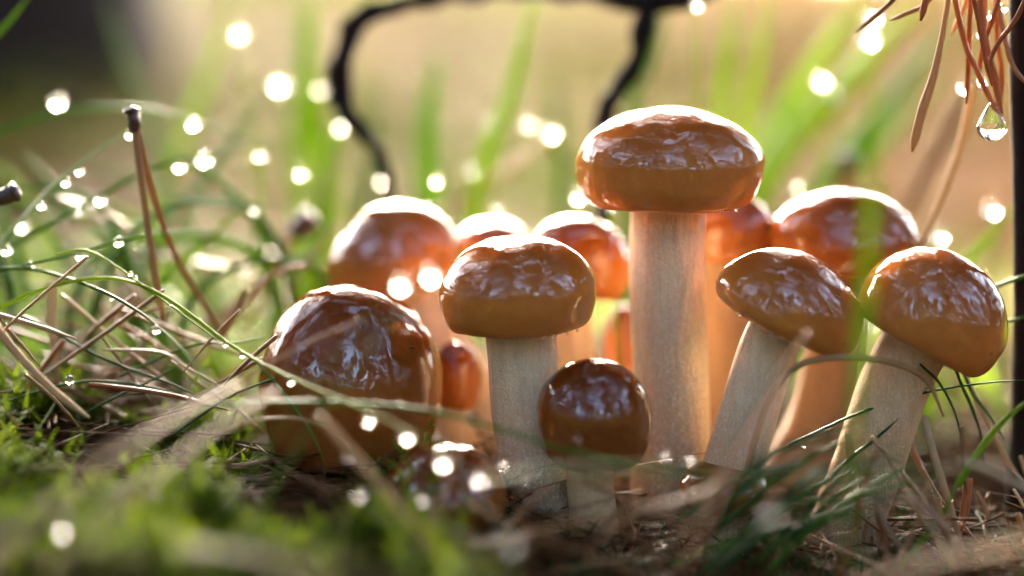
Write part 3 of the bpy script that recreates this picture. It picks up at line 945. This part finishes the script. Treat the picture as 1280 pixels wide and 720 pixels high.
needle_pair("brown needle pair standing upright with a black sheath on top", ((164, 133), (169, 164)),
            [[(168, 158, .6), (175, 210, .6), (186, 290, .6), (197, 360, .6), (205, 400, .6)], [(170, 158, .6), (188, 230, .9), (215, 310, 1.4), (255, 380, 1.8), (285, 430, 2)]], .6, 4.6, "tan")
needle_pair("dark sheathed needle end jutting in over the beaded stalks", ((24, 238), (-8, 251)), [[(-4, 249, .4), (-60, 275, .4), (-110, 300, .4)], [(-4, 250, .4), (-60, 285, .5), (-100, 320, .6)]], .4, 6)
needle_pair("soft blurred needle pair with a dark sheath behind the big dome", ((392, 268), (366, 294)), [[(370, 290, 5), (330, 345, 5), (265, 410, 5)], [(368, 292, 5), (340, 350, 5.2), (300, 420, 5.5)]], 5, 8, "tan")
needle_pair("needle pair with a small dark sheath beyond the rear cap", ((1063, 190), (1058, 214)), [[(1059, 210, 9), (1040, 260, 9), (1010, 330, 9)], [(1059, 212, 9), (1060, 270, 9), (1050, 340, 9)]], 9, 7, "tan")


def needle_tuft():
    """The dead tuft hanging from the sapling, top corner."""
    o0 = P(1262, -40, .3)
    e = empty("hanging_needle_tuft", o0)
    tag(e, "tuft of rusty dead pine needles hanging from the black sapling stem", "pine needles")
    tw = catmull([tuple(P(1275, -10, .4)), tuple(P(1240, -30, .2)), tuple(P(1200, -45, .1)), tuple(P(1150, -38, .1))], 20)
    v, f = tube(tw, np.linspace(.1, .045, 20), 8)
    new_mesh("twig", v, f, M["stick"], origin=o0, parent=e, porigin=o0)
    L = [
        ([(1190, -40, 0), (1182, 20, 0), (1168, 90, -.05), (1152, 140, -.1), (1140, 190, -.1)], 4.2, "tan", "leaf"),
        ([(1186, -42, 0), (1205, 50, .1), (1222, 90, .1), (1243, 135, .05), (1252, 150, .05)], 3.6, "rust", "needle"),
        ([(1216, -40, .2), (1212, 30, .2), (1210, 90, .3), (1208, 130, .3)], 3.2, "rust", "needle"),
        ([(1222, -40, 0), (1228, 30, 0), (1238, 80, 0), (1248, 125, .05), (1254, 150, .05)], 3.6, "rust", "needle"),
        ([(1298, -40, -.1), (1272, 20, -.1), (1247, 55, -.1), (1232, 88, -.1)], 3.2, "rust", "needle"),
        ([(1240, -40, .3), (1250, 20, .3), (1265, 80, .2), (1290, 112, .1)], 3.4, "needle", "needle"),
        ([(1232, -40, .4), (1232, 40, .4), (1246, 100, .4), (1252, 140, .3)], 3.4, "needle", "needle"),
        ([(1244, -40, .5), (1246, 40, .5), (1252, 90, .5), (1251, 135, .5)], 3.2, "rust", "needle"),
        ([(1182, -40, .4), (1160, 2, .4), (1130, 18, .4), (1111, 26, .4)], 3.0, "needle", "needle"),
        ([(1164, -42, -.4), (1158, -5, -.4), (1151, 26, -.4)], 4.6, "rust", "needle"),
        ([(1225, -40, .6), (1205, 10, .6), (1188, 45, .6)], 3.4, "tan", "needle"),
        ([(1208, -42, -.2), (1222, 20, -.2), (1231, 70, -.2), (1240, 108, -.2)], 3.2, "rust", "needle"),
        ([(1256, -30, .2), (1242, 20, .2), (1228, 60, .3), (1222, 112, .3)], 3.2, "rust", "needle"),
        ([(1140, -45, .2), (1120, -5, .3), (1092, 22, .5), (1070, 40, .7)], 3.2, "needle", "needle"),
    ]
    for pts, r, mt, pf in L:
        pth = catmull([tuple(P(*q)) for q in pts], 26)
        v, f = tube(pth, np.interp(np.linspace(0, 1, 26), *PROFILE[pf]) * r * K(0) * (1.5 if pf == "leaf" else 1), 8, .6)
        new_mesh("needle", v, f, M[mt], origin=o0, parent=e, porigin=o0)


needle_tuft()
drop(P(1240, 158, 0), 18.5 * K(0), "large clear drop hanging from the tip of the rusty needle tuft", None, 1.0, DROP_PEAR)
drop(P(1228, 104, .2), 7 * K(0), "small clear drop caught between the rusty needles above the large drop", None, 1.1)
for q, rr in (((1254, 10, .6), 5.5), ((1236, 20, .8), 5), ((1203, 112, 1.5), 7), ((1225, 45, .6), 4)):
    drop(P(*q), rr * K(q[2]), "bright drop clinging to the rusty hanging needles", "drops on the hanging tuft")


def sapling():
    pth = catmull([tuple(P(1276, 640, .9)), tuple(P(1284, 480, .8)), tuple(P(1284, 250, .8)), tuple(P(1278, 60, .8)), tuple(P(1276, -200, .9)), tuple(P(1268, -700, 1.2))], 60)
    v, f = tube(pth, np.linspace(.30, .22, 60), 16)
    for i in range(len(v)):
        v[i] += np.array([1, 1, 0]) * .03 * mnoise.noise(Vector(v[i]) * 2.5)
    o = new_mesh("sapling_stem", v, f, M["stick"], origin=pth[0])
    tag(o, "thin black upright sapling stem carrying the rusty needle tuft", "sapling")


def bent_stick():
    d = 6.5
    o0 = P(500, 320, d)
    e = empty("fallen_stick", o0)
    tag(e, "black crooked fallen stick arching behind the mushrooms", "stick")
    main = catmull([tuple(P(*q)) for q in ((500, 330, 5), (478, 205, 5.5), (447, 160, 6), (424, 122, 6.5), (428, 70, 6.5), (445, 28, 6.5), (490, 8, 6.5), (560, -6, 6.5), (680, -14, 6.5), (760, -3, 6.5), (815, 2, 6.3), (880, -10, 6), (960, -60, 6))], 90)
    rp = np.interp(np.linspace(0, 1, 90), [0, .12, .25, .45, .6, .8, 1], [5, 8, 17, 13, 10, 15, 9]) * K(d)
    v, f = tube(main, rp, 12)
    for i in range(len(v)):
        v[i] += np.array([mnoise.noise(Vector(v[i]) * 1.8), mnoise.noise(Vector(v[i]) * 1.8 + Vector((5, 0, 0))), mnoise.noise(Vector(v[i]) * 1.8 + Vector((0, 8, 0)))]) * .16
    new_mesh("limb", v, f, M["stick"], origin=o0, parent=e, porigin=o0)
    leg = catmull([tuple(P(*q)) for q in ((810, -2, 6.3), (806, 30, 6), (794, 78, 6), (772, 112, 5.8), (757, 145, 5.6), (752, 230, 5.2), (760, 330, 5))], 50)
    rp = np.interp(np.linspace(0, 1, 50), [0, .3, .45, 1], [17, 13, 14, 8]) * K(d)
    v, f = tube(leg, rp, 12)
    for i in range(len(v)):
        v[i] += np.array([mnoise.noise(Vector(v[i]) * 1.8), mnoise.noise(Vector(v[i]) * 1.8 + Vector((5, 0, 0))), mnoise.noise(Vector(v[i]) * 1.8 + Vector((0, 8, 0)))]) * .13
    new_mesh("side_branch", v, f, M["stick"], origin=o0, parent=e, porigin=o0)


sapling()
bent_stick()

# ------------------------------------------------------------------ dewy grass tips behind and before the clump: stalk with one drop each
dew = [(376, 216, 9, 10), (325, 194, 8, 8), (427, 158, 13, 9), (546, 226, 9, 8), (614, 153, 12, 9), (622, 260, 8, 11), (722, 246, 8, 11), (763, 260, 2.5, 4), (590, 213, 12, 9),
       (662, 155, 13, 9), (690, 166, 13, 10), (478, 226, 12, 8), (1175, 294, 8, 12), (1240, 262, 9, 12), (995, 232, 10, 10), (1086, 48, 14, 11), (400, 112, 14, 9), (300, 42, 15, 9),
       (1048, 120, 15, 11), (1025, 100, 15, 10), (505, 256, 5.5, 8), (318, 262, 6, 9), (28, 282, 6, 10), (500, 355, -5.5, 9), (538, 344, -5.6, 9), (1270, 20, 12, 8), (350, 105, 16, 11), (870, 6, 8, 7), (1090, 22, 12, 9),
       (450, 616, -5, 8), (530, 622, -5, 8), (636, 680, -8, 11), (963, 640, -8, 11), (1090, 406, 6, 11), (80, 660, -7, 9), (770, 372, 3.4, 4), (787, 314, 3, 4)]
for (px, py, d, r) in dew:
    if d > 5:
        d, r = d * .6, r * random.uniform(.42, .8)
    p = P(px, py, d)
    gz = float(ground_z(p.x + .6, p.y))
    k = K(d)
    if d > -4 or py > 500:
        q = [(p.x + random.uniform(.2, .8), p.y + .2, gz - .1), (p.x + random.uniform(.1, .4), p.y + .1, (gz + p.z) / 2), (p.x, p.y, p.z + r * k * .8)]
    else:
        q = [(p.x - 3.5, p.y - .5, gz - .1), (p.x - 2.0, p.y - .3, (gz * .5 + p.z * .5)), (p.x, p.y, p.z + r * k * .8)]
    path = catmull(q, 14)
    v, f = tube(path, np.interp(np.linspace(0, 1, 14), [0, 1], [.05, .022]), 5, .6)
    o = new_mesh("grass_stalk", v, f, M["lime" if d > 0 else "green"], origin=path[0])
    where = "behind the mushrooms" if d > 0 else "before the mushrooms"
    tag(o, "fine stalk bowed by one drop " + spot(px, py), "grass", "dewy fine stalks")
    drop(p, r * k, "bright drop on a fine stalk " + spot(px, py), "drops on fine stalks")

# tiny beads along cap margins
for key, angs in (("middle", (-62, -48, -35, -70)), ("tall", (-55, -40)), ("lean_front", (-120, -100, -80, -140)), ("lean_right", (-110, -75))):
    c, rot, Rr, HU, HL, ins = CAPS[key]
    for a in angs:
        q = c + rot @ Vector((math.cos(R(a)) * Rr * (ins + .06), math.sin(R(a)) * Rr * (ins + .06), -HL * .99))
        drop(q, random.uniform(.025, .045), "tiny bead of water under the rim of a cap", "beads under the cap rims")

# ------------------------------------------------------------------ moss, litter, meadow grass (nobody could count these)
def tri_mesh(name, V, F, mat, label):
    me = bpy.data.meshes.new(name)
    me.vertices.add(len(V))
    me.vertices.foreach_set("co", (np.asarray(V, np.float32) * S).ravel())
    F = np.asarray(F, np.int32)
    me.loops.add(F.size)
    me.loops.foreach_set("vertex_index", F.ravel())
    me.polygons.add(len(F))
    me.polygons.foreach_set("loop_start", np.arange(len(F), dtype=np.int32) * F.shape[1])
    me.polygons.foreach_set("use_smooth", np.ones(len(F), bool))
    me.update(calc_edges=True)
    me.validate()
    me.materials.append(M[mat])
    o = bpy.data.objects.new(name, me)
    COL.objects.link(o)
    tag(o, label, kind="stuff")
    return o


def ribbons(base, height, lean, width, seg=4, droop=0.35):
    """Curved tapering blades; base (n,3), lean (n,2) horizontal reach."""
    n = len(base)
    ts = np.linspace(0, 1, seg + 1)
    a = RNG.uniform(0, 2 * np.pi, n)
    side = np.stack([np.cos(a), np.sin(a), np.zeros(n)], 1)
    V = []
    for t in ts:
        c = base.copy()
        c[:, 0] += lean[:, 0] * t ** 1.6
        c[:, 1] += lean[:, 1] * t ** 1.6
        c[:, 2] += height * (t - droop * t ** 3)
        w = (width * (1 - t ** 2 * .92))[:, None] * side * .5
        V += [c - w, c + w]
    V = np.stack(V, 1).reshape(-1, 3)
    m = 2 * (seg + 1)
    F = []
    o = np.arange(n) * m
    for s in range(seg):
        F.append(np.stack([o + 2 * s, o + 2 * s + 1, o + 2 * s + 3, o + 2 * s + 2], 1))
    return V, np.vstack(F)


def moss(n, box, name, label, hmin, hmax, keep=None, lw=1.0):
    x = RNG.uniform(box[0], box[1], n)
    y = RNG.uniform(box[2], box[3], n)
    if keep is not None:
        k = keep(x, y)
        x, y = x[k], y[k]
        n = len(x)
    z = ground_z(x, y)
    h = RNG.uniform(hmin, hmax, n) * np.clip(.75 + 1.1 * patch(x * 3.5 + 5, y * 3.5), .25, 1.5)
    ln = RNG.normal(0, .3, (n, 2)) * h[:, None]
    V, F = [], []
    lv = 13
    tot = 0
    for j in range(lv):
        t = .12 + .88 * j / (lv - 1)
        c = np.stack([x + ln[:, 0] * t ** 1.5, y + ln[:, 1] * t ** 1.5, z + h * t], 1)
        for q in range(2):
            a = RNG.uniform(0, 6.283, n)
            L_ = (.30 - .14 * t) * RNG.uniform(.7, 1.25, n) * lw
            up = RNG.uniform(.15, .8, n) + (.7 if j == lv - 1 else 0)
            d = np.stack([np.cos(a), np.sin(a), up], 1)
            s = np.stack([-np.sin(a), np.cos(a), np.zeros(n)], 1) * (.028 * lw)
            tip = c + d * L_[:, None]
            V += [c - s, c + s, tip]
            F.append(np.stack([np.arange(n) + tot, np.arange(n) + tot + n, np.arange(n) + tot + 2 * n], 1))
            tot += 3 * n
    # stems
    for j in range(1):
        top = np.stack([x + ln[:, 0], y + ln[:, 1], z + h], 1)
        b = np.stack([x, y, z - .1], 1)
        s = np.tile(np.array([[.02, .01, 0]]), (n, 1))
        V += [b - s, b + s, top]
        F.append(np.stack([np.arange(n) + tot, np.arange(n) + tot + n, np.arange(n) + tot + 2 * n], 1))
        tot += 3 * n
    tri_mesh(name, np.vstack(V), np.vstack(F), "moss", label)


def patch(x, y):
    v = np.array([mnoise.noise(Vector((a * .28, b * .28, 1.7))) for a, b in zip(x, y)])
    return v


moss(7000, (-13, 0.2, -14, 1.0), "moss", "feathery bright green moss in front of the big dome", .3, 1.25,
     lambda x, y: (patch(x, y) > -.22) & (x < -1.6 + .25 * (y + 1) * -1 * .6) & (RNG.random(len(x)) < smooth01(.6, -1.5, x + .0 * y)), 1.7)
moss(4200, (-26, -5, -1.5, 26), "moss_clump", "green moss growing among the grass behind the big dome", .4, 1.0, lambda x, y: patch(x * .7, y * .7) > .30)
moss(3000, (-6, 24, 4, 30), "moss_mat", "moss mat spreading behind the mushroom clump", .4, 1.0, lambda x, y: patch(x * .5 + 8, y * .5) > .0)


def litter(n, box, name, label, lmin, lmax, r, zup=.5):
    x = RNG.uniform(box[0], box[1], n)
    y = RNG.uniform(box[2], box[3], n)
    z = ground_z(x, y) + RNG.uniform(.02, zup, n)
    a = RNG.uniform(0, 6.283, n)
    el = RNG.normal(0, .14, n)
    L_ = RNG.uniform(lmin, lmax, n)
    d = np.stack([np.cos(a) * np.cos(el), np.sin(a) * np.cos(el), np.sin(el)], 1)
    s1 = np.stack([-np.sin(a), np.cos(a), np.zeros(n)], 1)
    s2 = np.cross(d, s1)
    bow = RNG.normal(0, .12, n) * L_
    V = []
    for t in (-.5, 0, .5):
        c = np.stack([x, y, z], 1) + d * (L_ * t)[:, None] + s1 * (bow * (1 - 4 * t * t))[:, None]
        for q in range(4):
            th = q * math.pi / 2
            V.append(c + (s1 * math.cos(th) + s2 * math.sin(th) * .6) * (r if t < .4 else r * .5))
    V = np.stack(V, 1).reshape(-1, 3)
    F = []
    o = np.arange(n) * 12
    for i in range(2):
        for q in range(4):
            q2 = (q + 1) % 4
            F.append(np.stack([o + i * 4 + q, o + i * 4 + q2, o + i * 4 + 4 + q2, o + i * 4 + 4 + q], 1))
    tri_mesh(name, V, np.vstack(F), "litter", label)


litter(3400, (-20, 16, -9, 18), "needle_litter", "brown needle litter covering the ground round the clump", 2.0, 5.0, .04, .7)
litter(9000, (-90, 110, 12, 190), "far_needle_litter", "pale needle litter strewn over the bank", 4, 9, .10, 1.5)


def scatter_grass(n, box, name, label, mat, hm, hx, w, keep=None, tilt=.5):
    x = RNG.uniform(box[0], box[1], n)
    y = RNG.uniform(box[2], box[3], n)
    if keep is not None:
        k = keep(x, y)
        x, y = x[k], y[k]
        n = len(x)
    b = np.stack([x, y, ground_z(x, y) - .1], 1)
    h = RNG.uniform(hm, hx, n)
    ln = RNG.normal(0, tilt, (n, 2)) * h[:, None]
    V, F = ribbons(b, h, ln, np.full(n, w))
    tri_mesh(name, V, F, mat, label)


scatter_grass(650, (-22, -3.5, 2.5, 26), "grass_sward", "fine green grass behind the big dome", "green", 1.5, 5.0, .10, tilt=.7)
scatter_grass(500, (3, 30, 6, 30), "grass_patch", "pale grass behind the leaning mushrooms", "lime", 1.5, 5.5, .12, tilt=.6)
scatter_grass(5200, (-95, 115, 24, 210), "meadow_grass", "pale meadow grass covering the bank", "meadow", 2.5, 7.5, .28, lambda x, y: patch(x * .08, y * .08) > -.15, tilt=.6)
scatter_grass(1100, (-1, 15, -11, 2), "dry_grass", "dry grass round the leaning mushrooms", "litter", .5, 1.9, .09, tilt=1.2)
scatter_grass(900, (-2, 15, -12, 1), "low_grass", "short dark green grass below the leaning mushrooms", "dark", .6, 1.9, .08, tilt=1.1)
